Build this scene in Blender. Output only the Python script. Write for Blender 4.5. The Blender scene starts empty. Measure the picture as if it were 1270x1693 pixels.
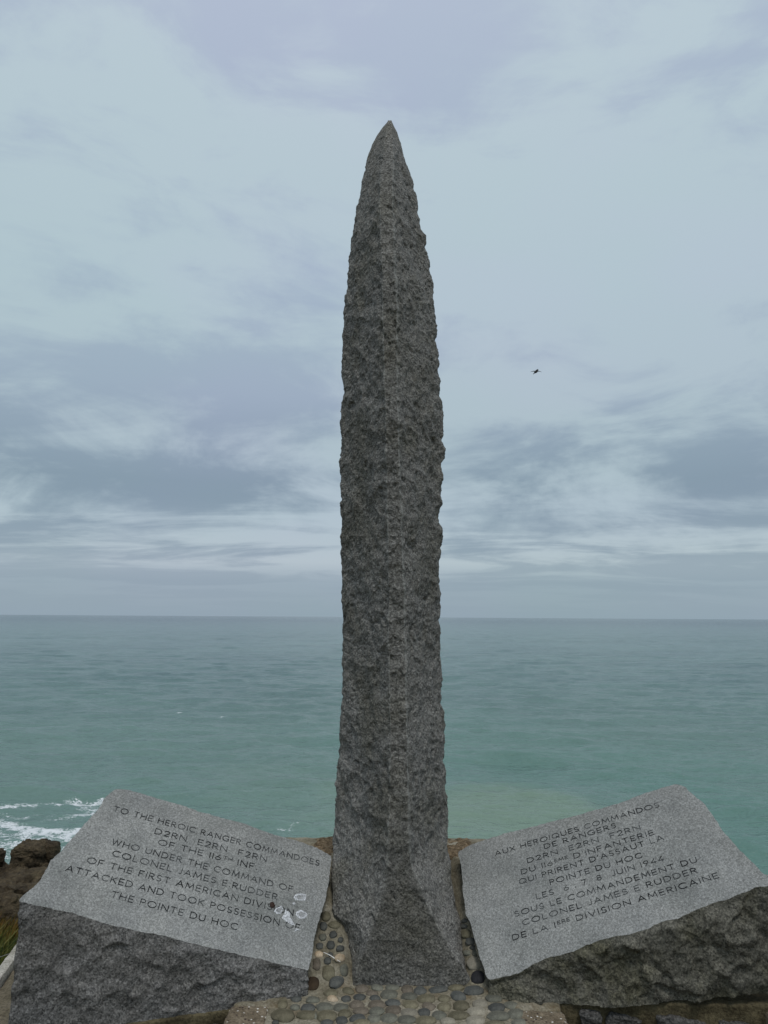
import bpy, math, random
import numpy as np
from mathutils import Matrix, Vector
R = math.radians
scene = bpy.context.scene
col = scene.collection
rng = np.random.default_rng(7)
random.seed(7)

# ------------------------------------------------------------------ camera
FPX, CX, CY = 1175.0, 635.0, 846.5            # focal length and centre in photo pixels (1270 x 1693)
PITCH, ROLL, EYE = R(8.38), R(0.36), 1.64
SEA_Z = -28.4
cp, sp, cr, sr = math.cos(PITCH), math.sin(PITCH), math.cos(ROLL), math.sin(ROLL)
fw = np.array([0, cp, sp]); r0 = np.array([1.0, 0, 0]); u0 = np.array([0, -sp, cp])
rt = cr * r0 + sr * u0; up = -sr * r0 + cr * u0
cam_d = bpy.data.cameras.new('camera'); cam = bpy.data.objects.new('camera', cam_d); col.objects.link(cam)
cam.matrix_world = Matrix(((rt[0], up[0], -fw[0], 0), (rt[1], up[1], -fw[1], 0), (rt[2], up[2], -fw[2], EYE), (0, 0, 0, 1)))
cam_d.sensor_fit = 'VERTICAL'; cam_d.sensor_height = 36.0; cam_d.lens = 36.0 * FPX / 1693.0
cam_d.clip_start = 0.05; cam_d.clip_end = 120000
scene.camera = cam

# ------------------------------------------------------------------ exposure, sun, sky
scene.view_settings.view_transform = 'Standard'; scene.view_settings.look = 'None'
scene.view_settings.exposure = 0.0; scene.view_settings.gamma = 1.0
SUN_EL, SUN_AZ = R(64), R(166)
sun_d = bpy.data.lights.new('sun', 'SUN'); sun_d.energy = 1.2; sun_d.angle = R(14); sun_d.color = (1.0, 0.97, 0.93)
sun = bpy.data.objects.new('sun', sun_d); col.objects.link(sun)
sdir = Vector((math.sin(SUN_AZ) * math.cos(SUN_EL), math.cos(SUN_AZ) * math.cos(SUN_EL), math.sin(SUN_EL)))
sun.rotation_euler = sdir.to_track_quat('Z', 'Y').to_euler(); sun.location = (0, -5, 20)

def srgb(r, g, b):
    f = lambda c: (c / 255 / 12.92) if c / 255 <= 0.04045 else ((c / 255 + 0.055) / 1.055) ** 2.4
    return (f(r), f(g), f(b), 1)

class NT:                                        # tiny node-tree helper
    def __init__(s, nt):
        s.nt = nt; nt.nodes.clear()
    def n(s, typ, ins=None, **kw):
        nd = s.nt.nodes.new(typ)
        for k, v in kw.items(): setattr(nd, k, v)
        for k, v in (ins or {}).items():
            if isinstance(v, bpy.types.NodeSocket): s.nt.links.new(v, nd.inputs[k])
            elif v is not None: nd.inputs[k].default_value = v
        return nd
    def math(s, op, a, b=None, c=None, clamp=False):
        nd = s.nt.nodes.new('ShaderNodeMath'); nd.operation = op; nd.use_clamp = clamp
        for i, v in enumerate((a, b, c)):
            if v is None: continue
            if isinstance(v, bpy.types.NodeSocket): s.nt.links.new(v, nd.inputs[i])
            else: nd.inputs[i].default_value = v
        return nd.outputs[0]
    def ramp(s, fac, stops, interp='LINEAR'):
        nd = s.nt.nodes.new('ShaderNodeValToRGB'); nd.color_ramp.interpolation = interp
        el = nd.color_ramp.elements
        while len(el) < len(stops): el.new(0.5)
        for e, (p, c) in zip(el, stops):
            e.position = p; e.color = c if len(c) == 4 else (*c, 1)
        s.nt.links.new(fac, nd.inputs[0]); return nd.outputs[0]
    def mix(s, fac, a, b, blend='MIX'):
        nd = s.nt.nodes.new('ShaderNodeMix'); nd.data_type = 'RGBA'; nd.blend_type = blend
        for sock, v in ((nd.inputs[0], fac), (nd.inputs[6], a), (nd.inputs[7], b)):
            if isinstance(v, bpy.types.NodeSocket): s.nt.links.new(v, sock)
            else: sock.default_value = v
        return nd.outputs[2]
    def noise(s, vec, scale, detail=4, rough=0.55, dist=0.0, lac=2.0):
        nd = s.n('ShaderNodeTexNoise', {'Vector': vec, 'Scale': scale, 'Detail': detail, 'Roughness': rough, 'Distortion': dist, 'Lacunarity': lac})
        return nd.outputs['Fac']
    def mapr(s, v, a, b, c=0.0, d=1.0, smooth=True):
        nd = s.n('ShaderNodeMapRange', {0: v, 1: a, 2: b, 3: c, 4: d}); nd.clamp = True
        if smooth: nd.interpolation_type = 'SMOOTHSTEP'
        return nd.outputs[0]
    def mapping(s, vec, scale=(1, 1, 1), rot=(0, 0, 0), loc=(0, 0, 0)):
        return s.n('ShaderNodeMapping', {'Vector': vec, 'Scale': scale, 'Rotation': rot, 'Location': loc}).outputs[0]

world = bpy.data.worlds.new('World'); scene.world = world; world.use_nodes = True
def build_sky():
    t = NT(world.node_tree)
    gen = t.n('ShaderNodeTexCoord').outputs['Generated']
    sep = t.n('ShaderNodeSeparateXYZ', {0: gen})
    z = t.math('MAXIMUM', sep.outputs[2], 0.0)
    den = t.math('ADD', z, 0.09)
    px = t.math('DIVIDE', sep.outputs[0], den); py = t.math('DIVIDE', sep.outputs[1], den)
    p = t.n('ShaderNodeCombineXYZ', {0: px, 1: py, 2: 0.0}).outputs[0]
    def dirz(k): return t.n('ShaderNodeCombineXYZ', {0: sep.outputs[0], 1: sep.outputs[1], 2: t.math('MULTIPLY', sep.outputs[2], k)}).outputs[0]
    w = dirz(2.2)
    nA = t.noise(t.mapping(w, (1, 1, 1.25), (0, R(33), 0), (0.4, 0, 0.2)), 1.7, 7, 0.56, 0.9)      # soft diagonal veils
    nB = t.noise(t.mapping(dirz(2.6), loc=(1.3, 0, 2.9)), 4.4, 12, 0.60, 0.5)                        # lumpy banks
    nC = t.noise(t.mapping(p, (0.55, 1.0, 1), (0, 0, R(14)), (3.1, 1.7, 0)), 1.0, 9, 0.6, 0.6)       # receding streaks
    low = t.mapr(z, 0.20, 0.07)
    hi = t.math('ADD', t.math('MULTIPLY', nA, 0.52), t.math('MULTIPLY', nB, 0.48))
    lo = t.math('ADD', t.math('MULTIPLY', nC, 0.72), t.math('MULTIPLY', nB, 0.28))
    cl = t.math('ADD', t.math('MULTIPLY', hi, t.math('SUBTRACT', 1.0, low)), t.math('MULTIPLY', lo, low))
    band = t.ramp(z, [(0.0, (0, 0, 0)), (0.03, (.25,) * 3), (0.09, (.8,) * 3), (0.16, (1,) * 3), (0.27, (.95,) * 3), (0.36, (.8,) * 3), (0.6, (.9,) * 3), (1, (.4,) * 3)])
    bias = t.ramp(z, [(0.0, (.5,) * 3), (0.10, (.47,) * 3), (0.16, (.555,) * 3), (0.22, (.54,) * 3), (0.30, (.50,) * 3), (0.36, (.48,) * 3), (1, (.50,) * 3)])
    cl = t.math('ADD', cl, t.math('MULTIPLY', t.math('SUBTRACT', bias, 0.5), 0.55))
    f = t.math('MULTIPLY', t.mapr(cl, 0.43, 0.57), band)
    light = t.ramp(z, [(0.0, srgb(146, 165, 177)), (0.045, srgb(150, 168, 180)), (0.075, srgb(180, 194, 201)), (0.14, srgb(178, 194, 203)),
                       (0.25, srgb(177, 193, 202)), (0.42, srgb(182, 200, 208)), (0.7, srgb(192, 206, 216)), (1.0, srgb(250, 252, 255))])
    dark = t.ramp(z, [(0.0, srgb(132, 152, 166)), (0.06, srgb(134, 152, 167)), (0.18, srgb(135, 153, 168)), (0.30, srgb(157, 173, 190)),
                      (0.45, srgb(164, 180, 199)), (0.7, srgb(178, 189, 209)), (1.0, srgb(235, 240, 250))])
    c = t.mix(f, light, dark)
    hue = t.mapr(t.noise(t.mapping(w, loc=(5, 2, 1)), 1.6, 3, 0.5), 0.35, 0.65)
    c = t.mix(0.5, c, t.mix(hue, (0.97, 1.02, 1.0, 1), (1.04, 0.98, 1.07, 1)), 'MULTIPLY')
    c10 = t.n('ShaderNodeVectorMath', {0: c, 3: 10.0}, operation='SCALE').outputs[0]
    sky = t.n('ShaderNodeTexSky', sky_type='NISHITA', sun_disc=False, sun_elevation=SUN_EL, sun_rotation=SUN_AZ)
    sk = t.n('ShaderNodeVectorMath', {0: sky.outputs[0], 3: 1.0}, operation='SCALE').outputs[0]
    m = t.mix(0.93, sk, c10)
    bg = t.n('ShaderNodeBackground', {'Color': m, 'Strength': 0.1})
    out = t.n('ShaderNodeOutputWorld', {'Surface': bg.outputs[0]})
build_sky()

# ------------------------------------------------------------------ helpers: picture -> world, noise, meshes
def ray(u, v):
    return fw * FPX + rt * (u - CX) + up * (CY - v)
def atY(u, v, Y):
    d = ray(u, v); return np.array([0, 0, EYE]) + d * (Y / d[1])
def atZ(u, v, z):
    d = ray(u, v); return np.array([0, 0, EYE]) + d * ((z - EYE) / d[2])
def at_plane(u, v, p0, nrm):
    o = np.array([0, 0, EYE]); d = ray(u, v); return o + d * (np.dot(p0 - o, nrm) / np.dot(d, nrm))
def proj(P):
    d = np.asarray(P, float) - np.array([0, 0, EYE]); k = d @ fw
    return CX + FPX * (d @ rt) / k, CY - FPX * (d @ up) / k
def x_for(u, Y, z):
    dz = z - EYE; return ((u - CX) / FPX * (cp * Y + sp * dz) - sr * (-sp * Y + cp * dz)) / cr

def _h(ix, iy, iz, s):
    h = (ix.astype(np.int64) * 374761393 + iy.astype(np.int64) * 668265263 + iz.astype(np.int64) * 2147483647 + s * 1274126177) & 0xFFFFFFFF
    h = ((h ^ (h >> 13)) * 1274126177) & 0xFFFFFFFF
    h = ((h ^ (h >> 15)) * 2246822519) & 0xFFFFFFFF
    return (h ^ (h >> 16)) & 0xFFFFFFFF
def perlin(P, s=0):
    P = np.asarray(P, float); i = np.floor(P).astype(np.int64); f = P - i
    w = f * f * f * (f * (f * 6 - 15) + 10); out = 0
    for dx in (0, 1):
        for dy in (0, 1):
            for dz in (0, 1):
                h = _h(i[:, 0] + dx, i[:, 1] + dy, i[:, 2] + dz, s)
                g = ((h & 1023) / 511.5 - 1) * (f[:, 0] - dx) + (((h >> 10) & 1023) / 511.5 - 1) * (f[:, 1] - dy) + (((h >> 20) & 1023) / 511.5 - 1) * (f[:, 2] - dz)
                out = out + g * (w[:, 0] if dx else 1 - w[:, 0]) * (w[:, 1] if dy else 1 - w[:, 1]) * (w[:, 2] if dz else 1 - w[:, 2])
    return out
def fbm(P, octv=4, s=0, gain=0.5):
    a, o = 1.0, 0; P = np.asarray(P, float)
    for k in range(octv):
        o = o + a * perlin(P * 2 ** k + 17.3 * k, s + k); a *= gain
    return o
def worley(P, s=0):
    P = np.asarray(P, float); i = np.floor(P).astype(np.int64)
    f1 = np.full(len(P), 9.0); f2 = np.full(len(P), 9.0); idv = np.zeros(len(P))
    for dx in (-1, 0, 1):
        for dy in (-1, 0, 1):
            for dz in (-1, 0, 1):
                h = _h(i[:, 0] + dx, i[:, 1] + dy, i[:, 2] + dz, s)
                q = np.stack([i[:, 0] + dx + (h & 1023) / 1023., i[:, 1] + dy + ((h >> 10) & 1023) / 1023., i[:, 2] + dz + ((h >> 20) & 1023) / 1023.], 1)
                d = np.linalg.norm(P - q, axis=1)
                m = d < f1
                f2 = np.where(m, f1, np.minimum(f2, d)); idv = np.where(m, (h & 255) / 255., idv); f1 = np.where(m, d, f1)
    return f1, f2, idv
def sstep(a, b, x):
    t = np.clip((x - a) / (b - a), 0, 1); return t * t * (3 - 2 * t)
def hewn(P, cell=0.075, amp=0.016, s=0, fine=0.5):
    """height of a rough-split granite surface: scooped chips with sharp ridges, in metres"""
    W = P + 0.35 * cell * np.stack([fbm(P / cell * 0.8, 2, s + 5), fbm(P / cell * 0.8 + 31, 2, s + 6), fbm(P / cell * 0.8 + 77, 2, s + 7)], 1)
    f1, f2, i1 = worley(W / cell, s); g1, g2, i2 = worley(W / cell * 2.3 + 9, s + 1)
    h = amp * (f1 * f1 * 1.3 + (i1 - .5) * .55) + amp * fine * 0.6 * (g1 * g1 * 1.3 + (i2 - .5) * .7)
    h += amp * 0.8 * fbm(P / cell * 0.45, 3, s + 11) + amp * fine * 0.55 * fbm(P / cell * 4.5, 3, s + 15)
    return h - amp * 0.5

def mesh_np(name, V, faces, mat=None, parent=None, smooth=True, origin=None, mats=None, midx=None):
    """V (n,3) world coordinates, faces: list of int arrays (k,3)/(k,4)"""
    V = np.asarray(V, np.float32)
    o = np.zeros(3, np.float32) if origin is None else np.asarray(origin, np.float32)
    me = bpy.data.meshes.new(name)
    if not isinstance(faces, (list, tuple)): faces = [faces]
    faces = [np.asarray(f, np.int32) for f in faces if len(f)]
    loops = np.concatenate([f.ravel() for f in faces]); tot = np.concatenate([np.full(len(f), f.shape[1], np.int32) for f in faces])
    me.vertices.add(len(V)); me.vertices.foreach_set('co', (V - o).ravel())
    me.loops.add(len(loops)); me.loops.foreach_set('vertex_index', loops)
    me.polygons.add(len(tot)); me.polygons.foreach_set('loop_start', np.concatenate([[0], np.cumsum(tot)[:-1]]).astype(np.int32)); me.polygons.foreach_set('loop_total', tot)
    for m in (mats or ([mat] if mat else [])): me.materials.append(m)
    if midx is not None: me.polygons.foreach_set('material_index', np.asarray(midx, np.int32))
    me.polygons.foreach_set('use_smooth', np.full(len(tot), smooth)); me.update(calc_edges=True); me.validate()
    ob = bpy.data.objects.new(name, me); col.objects.link(ob); ob.location = o.tolist()
    if parent is not None:
        ob.parent = parent; ob.location = (o - np.array(parent.location, np.float32)).tolist()
    return ob
def grid_faces(nr, nc, close=False, off=0):
    r = np.arange(nr - 1)[:, None]; c = np.arange(nc if close else nc - 1)[None, :]; c2 = (c + 1) % nc
    a = r * nc + c; b = r * nc + c2; d = (r + 1) * nc + c2; e = (r + 1) * nc + c
    return np.stack([a, b, d, e], -1).reshape(-1, 4) + off
def attr(ob, name, vals):
    a = ob.data.attributes.new(name, 'FLOAT', 'POINT'); a.data.foreach_set('value', np.asarray(vals, np.float32))
def tag(o, label=None, cat=None, group=None, kind=None):
    if label: o['label'] = label
    if cat: o['category'] = cat
    if group: o['group'] = group
    if kind: o['kind'] = kind
    return o
def empty(name, loc):
    o = bpy.data.objects.new(name, None); col.objects.link(o); o.location = loc; o.empty_display_size = 0.1; return o
def tube(pts, rad, n=8):
    pts = np.asarray(pts, float); rad = np.broadcast_to(np.asarray(rad, float), (len(pts),))
    T = np.gradient(pts, axis=0); T /= np.linalg.norm(T, axis=1, keepdims=True)
    ref = np.array([0, 0, 1.0]) if abs(T[0, 2]) < 0.9 else np.array([1.0, 0, 0])
    A = np.cross(T, ref); A /= np.linalg.norm(A, axis=1, keepdims=True); B = np.cross(T, A)
    an = np.linspace(0, 2 * np.pi, n, endpoint=False)
    V = pts[:, None] + rad[:, None, None] * (np.cos(an)[None, :, None] * A[:, None] + np.sin(an)[None, :, None] * B[:, None])
    F = grid_faces(len(pts), n, True)
    V = np.concatenate([V.reshape(-1, 3), pts[[0, -1]]]); k = len(V)
    i = np.arange(n); caps = np.concatenate([np.stack([(i + 1) % n, i, np.full(n, k - 2)], 1), np.stack([i + (len(pts) - 1) * n, (i + 1) % n + (len(pts) - 1) * n, np.full(n, k - 1)], 1)])
    return V, [F, caps]
def blob(nu=40, nv=24):
    th = np.linspace(0, np.pi, nv); ph = np.linspace(0, 2 * np.pi, nu, endpoint=False)
    S = np.stack([np.sin(th)[:, None] * np.cos(ph), np.sin(th)[:, None] * np.sin(ph), np.cos(th)[:, None] * np.ones(nu)], -1).reshape(-1, 3)
    return S, grid_faces(nv, nu, True)[:, ::-1]

# ------------------------------------------------------------------ materials
def new_mat(name):
    m = bpy.data.materials.new(name); m.use_nodes = True; return m, NT(m.node_tree)
def finish(t, color, rough=0.85, bump=None, bstr=0.3, bdist=0.01, spec=0.3, extra=None):
    ins = {'Base Color': color, 'Roughness': rough, 'Specular IOR Level': spec}
    if bump is not None:
        ins['Normal'] = t.n('ShaderNodeBump', {'Height': bump, 'Strength': bstr, 'Distance': bdist}).outputs[0]
    ins.update(extra or {})
    b = t.n('ShaderNodeBsdfPrincipled', ins)
    t.n('ShaderNodeOutputMaterial', {'Surface': b.outputs[0]}); return b
def granite(name, k=1.0, tint=(1, 1, 1), contrast=1.0, grain=1.0, bstr=0.5, bdist=0.004, stain=None, stain_amt=0.0, arris=False, spots=False):
    m, t = new_mat(name); co = t.n('ShaderNodeTexCoord').outputs['Object']
    g1 = t.noise(co, 130 * grain, 3, 0.65); g2 = t.noise(t.mapping(co, loc=(3, 5, 7)), 330 * grain, 2, 0.6)
    vo = t.n('ShaderNodeTexVoronoi', {'Vector': co, 'Scale': 210 * grain}).outputs['Color']
    vs = t.n('ShaderNodeSeparateColor', {0: vo}).outputs[0]
    g = t.math('ADD', t.math('MULTIPLY', g1, 0.5), t.math('ADD', t.math('MULTIPLY', g2, 0.25), t.math('MULTIPLY', vs, 0.25)))
    c = lambda v: tuple(v * k * x for x in tint)
    mid = 0.25
    col_ = t.ramp(g, [(0.30, c(mid * (1 - .75 * contrast))), (0.43, c(mid * (1 - .3 * contrast))), (0.52, c(mid)), (0.62, c(mid * (1 + .45 * contrast))), (0.75, c(mid * (1 + 1.1 * contrast)))])
    big = t.noise(co, 5, 5, 0.6)
    col_ = t.mix(0.55, col_, t.ramp(big, [(0.3, (.72, .73, .75)), (0.7, (1.22, 1.2, 1.18))]), 'MULTIPLY')
    if stain:
        s = t.mapr(t.noise(t.mapping(co, (1, 1, .8), loc=(2, 1, 4)), 4.0, 6, 0.62), 0.42, 0.66)
        col_ = t.mix(t.math('MULTIPLY', s, stain_amt), col_, t.mix(0.75, col_, (*stain, 1), 'MULTIPLY'))
    if spots:
        wv = t.mapr(t.noise(t.mapping(co, (1, 1, 1), loc=(6, 1, 3)), 2.6, 7, 0.68, 1.0), 0.44, 0.68)
        col_ = t.mix(t.math('MULTIPLY', wv, 0.42), col_, t.mix(1.0, col_, (0.62, 0.64, 0.62, 1), 'MULTIPLY'))
        wl = t.mapr(t.noise(t.mapping(co, loc=(1, 7, 5)), 26, 5, 0.7, .6), 0.60, 0.74)
        col_ = t.mix(t.math('MULTIPLY', wl, 0.30), col_, (0.30, 0.31, 0.27, 1))
        sv = t.n('ShaderNodeTexVoronoi', {'Vector': t.mapping(co, loc=(2, 3, 1)), 'Scale': 11.0}); sr_ = t.n('ShaderNodeSeparateColor', {0: sv.outputs['Color']}).outputs
        sf = t.math('MULTIPLY', t.math('GREATER_THAN', sr_[0], 0.62), t.mapr(t.math('ADD', sv.outputs['Distance'], t.math('MULTIPLY', t.noise(co, 120, 2, .5), 0.08)), t.math('ADD', 0.05, t.math('MULTIPLY', sr_[1], .09)), 0.04))
        col_ = t.mix(t.math('MULTIPLY', sf, 0.6), col_, (0.05, 0.055, 0.05, 1))
    if arris:
        col_ = t.mix(t.math('MULTIPLY', t.n('ShaderNodeAttribute', attribute_name='damp').outputs['Fac'], 0.55), col_, t.mix(1.0, col_, (0.46, 0.45, 0.42, 1), 'MULTIPLY'))
        col_ = t.mix(t.math('MULTIPLY', t.n('ShaderNodeAttribute', attribute_name='arris').outputs['Fac'], 0.8), col_, (0.33, 0.335, 0.31, 1))
    h = t.math('ADD', t.math('MULTIPLY', t.noise(co, 45, 6, 0.68), 1.0), t.math('MULTIPLY', g1, 0.45))
    finish(t, col_, 0.82, h, bstr, bdist, 0.25); return m

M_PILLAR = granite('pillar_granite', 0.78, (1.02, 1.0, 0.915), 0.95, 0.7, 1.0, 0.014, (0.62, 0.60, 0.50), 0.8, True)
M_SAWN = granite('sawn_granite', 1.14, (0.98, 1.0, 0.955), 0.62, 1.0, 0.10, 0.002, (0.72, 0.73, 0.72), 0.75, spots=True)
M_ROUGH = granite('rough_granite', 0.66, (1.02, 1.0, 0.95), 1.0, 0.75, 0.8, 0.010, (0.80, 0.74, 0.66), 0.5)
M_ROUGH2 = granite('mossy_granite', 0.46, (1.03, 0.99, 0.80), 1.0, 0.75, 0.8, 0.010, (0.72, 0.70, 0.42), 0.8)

def m_inscription():
    m, t = new_mat('engraved_letter_paint'); co = t.n('ShaderNodeTexCoord').outputs['Object']
    w = t.noise(co, 14, 4, 0.6); f = t.noise(co, 160, 2, 0.6)
    s = t.mapr(t.math('ADD', t.math('MULTIPLY', w, 0.7), t.math('MULTIPLY', f, 0.3)), 0.42, 0.66)
    finish(t, t.mix(s, (0.008, 0.009, 0.010, 1), (0.085, 0.09, 0.09, 1)), 0.9, spec=0.1); return m
def m_mortar():
    m, t = new_mat('mortar'); co = t.n('ShaderNodeTexCoord').outputs['Object']
    a = t.noise(co, 9, 6, 0.65); b = t.noise(co, 95, 4, 0.7)
    c = t.ramp(a, [(0.3, srgb(94, 88, 72)), (0.5, srgb(124, 118, 101)), (0.7, srgb(150, 145, 130))])
    c = t.mix(0.8, c, t.ramp(b, [(0.3, (.5, .5, .48)), (0.5, (1, 1, 1)), (0.72, (1.6, 1.6, 1.65))]), 'MULTIPLY')
    c = t.mix(t.math('MULTIPLY', t.mapr(t.noise(t.mapping(co, loc=(8, 3, 1)), 6, 4, 0.6), 0.55, 0.72), 0.5), c, srgb(96, 72, 34))
    finish(t, c, 0.95, t.math('ADD', a, t.math('MULTIPLY', b, 0.6)), 0.8, 0.01, 0.15); return m
def m_concrete(name, base, dark, speck=True):
    m, t = new_mat(name); co = t.n('ShaderNodeTexCoord').outputs['Object']
    a = t.noise(co, 12, 6, 0.65); b = t.noise(co, 90, 3, 0.65)
    c = t.mix(t.mapr(a, 0.3, 0.7), dark, base)
    c = t.mix(0.8, c, t.ramp(b, [(0.32, (.45, .43, .42)), (0.5, (1, 1, 1)), (0.7, (1.5, 1.5, 1.5))]), 'MULTIPLY')
    if speck:
        v = t.n('ShaderNodeTexVoronoi', {'Vector': co, 'Scale': 75.0}); r = t.n('ShaderNodeSeparateColor', {0: v.outputs['Color']}).outputs[0]
        f = t.math('MULTIPLY', t.math('GREATER_THAN', r, 0.83), t.mapr(v.outputs['Distance'], 0.45, 0.2))
        c = t.mix(f, c, (0.66, 0.64, 0.58, 1))
        f2 = t.math('MULTIPLY', t.math('LESS_THAN', r, 0.12), t.mapr(v.outputs['Distance'], 0.5, 0.25))
        c = t.mix(f2, c, (0.05, 0.035, 0.03, 1))
    finish(t, c, 0.92, t.math('ADD', a, b), 0.8, 0.008, 0.2); return m
def m_pebble(name, c1, c2):
    m, t = new_mat(name); co = t.n('ShaderNodeTexCoord').outputs['Object']
    oi = t.n('ShaderNodeObjectInfo').outputs['Random']
    a = t.noise(co, 24, 5, 0.6); b = t.noise(co, 220, 2, 0.6)
    c = t.mix(t.mapr(a, 0.3, 0.7), c1, c2)
    c = t.mix(0.6, c, t.ramp(b, [(0.3, (.7, .7, .7)), (0.7, (1.35, 1.35, 1.35))]), 'MULTIPLY')
    k = t.math('ADD', 0.8, t.math('MULTIPLY', oi, 0.45)); kk = t.n('ShaderNodeCombineColor', {0: k, 1: k, 2: k}).outputs[0]
    c = t.mix(1.0, c, kk, 'MULTIPLY')
    finish(t, c, 0.85, t.math('ADD', a, t.math('MULTIPLY', b, .5)), 0.3, 0.004, 0.25); return m
M_INS = m_inscription(); M_MORTAR = m_mortar()
M_EDGE = m_concrete('aggregate_concrete', srgb(130, 119, 101), srgb(102, 92, 76))
M_LEDGE = m_concrete('weathered_concrete', srgb(112, 104, 88), srgb(84, 78, 62), False)
M_PALE = m_concrete('pale_concrete', srgb(176, 173, 162), srgb(140, 136, 124), False)
PEB = {'g': m_pebble('grey_pebble', srgb(82, 82, 74), srgb(108, 108, 96)), 'd': m_pebble('dark_pebble', srgb(62, 64, 62), srgb(86, 87, 82)),
       'o': m_pebble('olive_pebble', srgb(84, 80, 64), srgb(112, 107, 88)), 'b': m_pebble('brown_pebble', srgb(82, 76, 66), srgb(106, 98, 86)),
       'n': m_pebble('russet_pebble', srgb(52, 42, 32), srgb(74, 61, 46)), 'c': m_pebble('cream_pebble', srgb(160, 142, 116), srgb(186, 170, 146)),
       'k': m_pebble('black_pebble', srgb(30, 30, 32), srgb(44, 44, 46)), 'l': m_pebble('pale_grey_pebble', srgb(116, 112, 100), srgb(140, 135, 120))}

# ------------------------------------------------------------------ sea
def seg_dist(P, pts):
    d = np.full(len(P), 1e9)
    for a, b in zip(pts[:-1], pts[1:]):
        ab = b - a; t = np.clip(((P - a) @ ab) / (ab @ ab), 0, 1)
        d = np.minimum(d, np.linalg.norm(P - (a + t[:, None] * ab), axis=1))
    return d
def sea_px(l):
    return np.array([atZ(u, v, SEA_Z)[:2] for u, v in l])
def build_sea():
    H = EYE - SEA_Z
    v = np.concatenate([np.linspace(1740, 1060, 760), np.linspace(1059.3, 1021.5, 90)])
    Y = []
    for vv in v:
        a = math.atan((vv - CY) / FPX) - PITCH; Y.append(H / math.tan(max(a, 2e-4)))
    Y = np.concatenate([Y, [60000.0]])
    nx = 640; s = np.linspace(-1, 1, nx); s = 0.85 * s + 0.75 * s ** 5
    X = Y[:, None] * s[None] * 0.95
    P = np.stack([X, np.repeat(Y[:, None], nx, 1)], -1).reshape(-1, 2)
    dist = np.linalg.norm(P, axis=1)
    z = np.zeros(len(P))
    r = np.random.default_rng(3)
    for k in range(46):
        L = 1.6 * 1.085 ** k
        if L > 40: break
        th = R(-96) + r.normal(0, 0.42); A = 0.0125 * L ** 0.8
        kx, ky = math.cos(th) * 2 * math.pi / L, math.sin(th) * 2 * math.pi / L
        ph = kx * P[:, 0] + ky * P[:, 1] + r.uniform(0, 6.28)
        fade = 1 / (1 + (dist / (L * 90)) ** 4)
        gm = 0.6 + 0.8 * perlin(np.stack([P[:, 0] / (L * 5), P[:, 1] / (L * 4), np.full(len(P), k * 1.7)], 1), 20)
        z += A * fade * gm * (np.sin(ph) + 0.25 * np.sin(2 * ph + .6))
    # a few longer swells running in to the shore, as traced
    for l, hgt, wd in (([(-60, 1236), (60, 1243), (150, 1232)], .45, 2.6), ([(90, 1284), (180, 1281), (245, 1295)], .5, 2.0), ([(-40, 1312), (60, 1308), (130, 1316)], .6, 2.0),
                       ([(440, 1364), (490, 1360), (545, 1376)], .5, 1.8), ([(740, 1205), (830, 1212), (950, 1222)], .5, 2.6), ([(760, 1245), (850, 1253), (1000, 1268), (1110, 1278)], .6, 2.6),
                       ([(1130, 1203), (1190, 1206), (1260, 1214)], .4, 2.6), ([(1170, 1335), (1230, 1340), (1330, 1356)], .8, 2.6), ([(880, 1318), (920, 1318), (960, 1326)], .35, 1.6),
                       ([(280, 1153), (380, 1150), (480, 1160)], .4, 4), ([(1210, 1400), (1250, 1410), (1330, 1425)], .5, 2)):
        q = sea_px(l); m = (dist < 260)
        z[m] += hgt * np.exp(-(seg_dist(P[m], q) / wd) ** 2)
    V = np.concatenate([P, (SEA_Z + z)[:, None]], 1)
    ob = mesh_np('sea', V, grid_faces(len(Y), nx), None)
    tag(ob, 'grey green sea reaching to a level horizon', kind='structure')
    # sandy shallows and foam near the shore
    Pn = np.concatenate([P / 22.0, np.zeros((len(P), 1))], 1); nz = fbm(Pn, 4, 40)
    near = dist < 420
    sand = np.zeros(len(P)); foam = np.zeros(len(P)); teal = np.zeros(len(P))
    def blobpx(u, v, ru, rv, amp):
        c = sea_px([(u, v)])[0]; a = sea_px([(u + ru, v)])[0]; b = sea_px([(u, v - rv)])[0]
        ex = np.linalg.norm(a - c); ey = np.linalg.norm(b - c)
        q = ((P[:, 0] - c[0]) / ex) ** 2 + ((P[:, 1] - c[1]) / ey) ** 2
        return amp * sstep(1.25, 0.55, np.sqrt(q) + 0.55 * nz)
    sand = np.maximum(sand, blobpx(840, 1350, 190, 52, 1.0)); sand = np.maximum(sand, blobpx(640, 1345, 150, 60, .5)); sand = np.maximum(sand, blobpx(450, 1310, 170, 50, .18))
    teal = np.maximum(blobpx(1230, 1360, 140, 90, 1.0), blobpx(1000, 1262, 300, 40, .7)); teal = np.maximum(teal, blobpx(760, 1215, 300, 40, .5))
    for l, wd, am in (([(-30, 1337), (10, 1335), (55, 1332), (88, 1328), (96, 1330)], 1.0, .9), ([(118, 1322), (135, 1326), (170, 1318)], 1.6, .85), ([(172, 1320), (150, 1330), (150, 1342), (118, 1348), (95, 1352)], 2.2, .72),
                      ([(-20, 1356), (5, 1360), (25, 1368), (45, 1374), (80, 1376), (118, 1384), (130, 1378)], 1.7, 1.15), ([(40, 1378), (75, 1382), (105, 1388)], 2.2, 1.0),
                      ([(-60, 1395), (0, 1385), (40, 1395), (100, 1396), (140, 1396)], 4.2, .78), ([(0, 1342), (30, 1352), (60, 1345)], 1.0, .55),
                      ([(455, 1372), (480, 1374), (490, 1364)], .7, .38), ([(-60, 1420), (20, 1410), (100, 1405)], 5, .8)):
        q = sea_px(l); d = seg_dist(P, q); foam = np.maximum(foam, am * np.exp(-(d / wd) ** 2))
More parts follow.
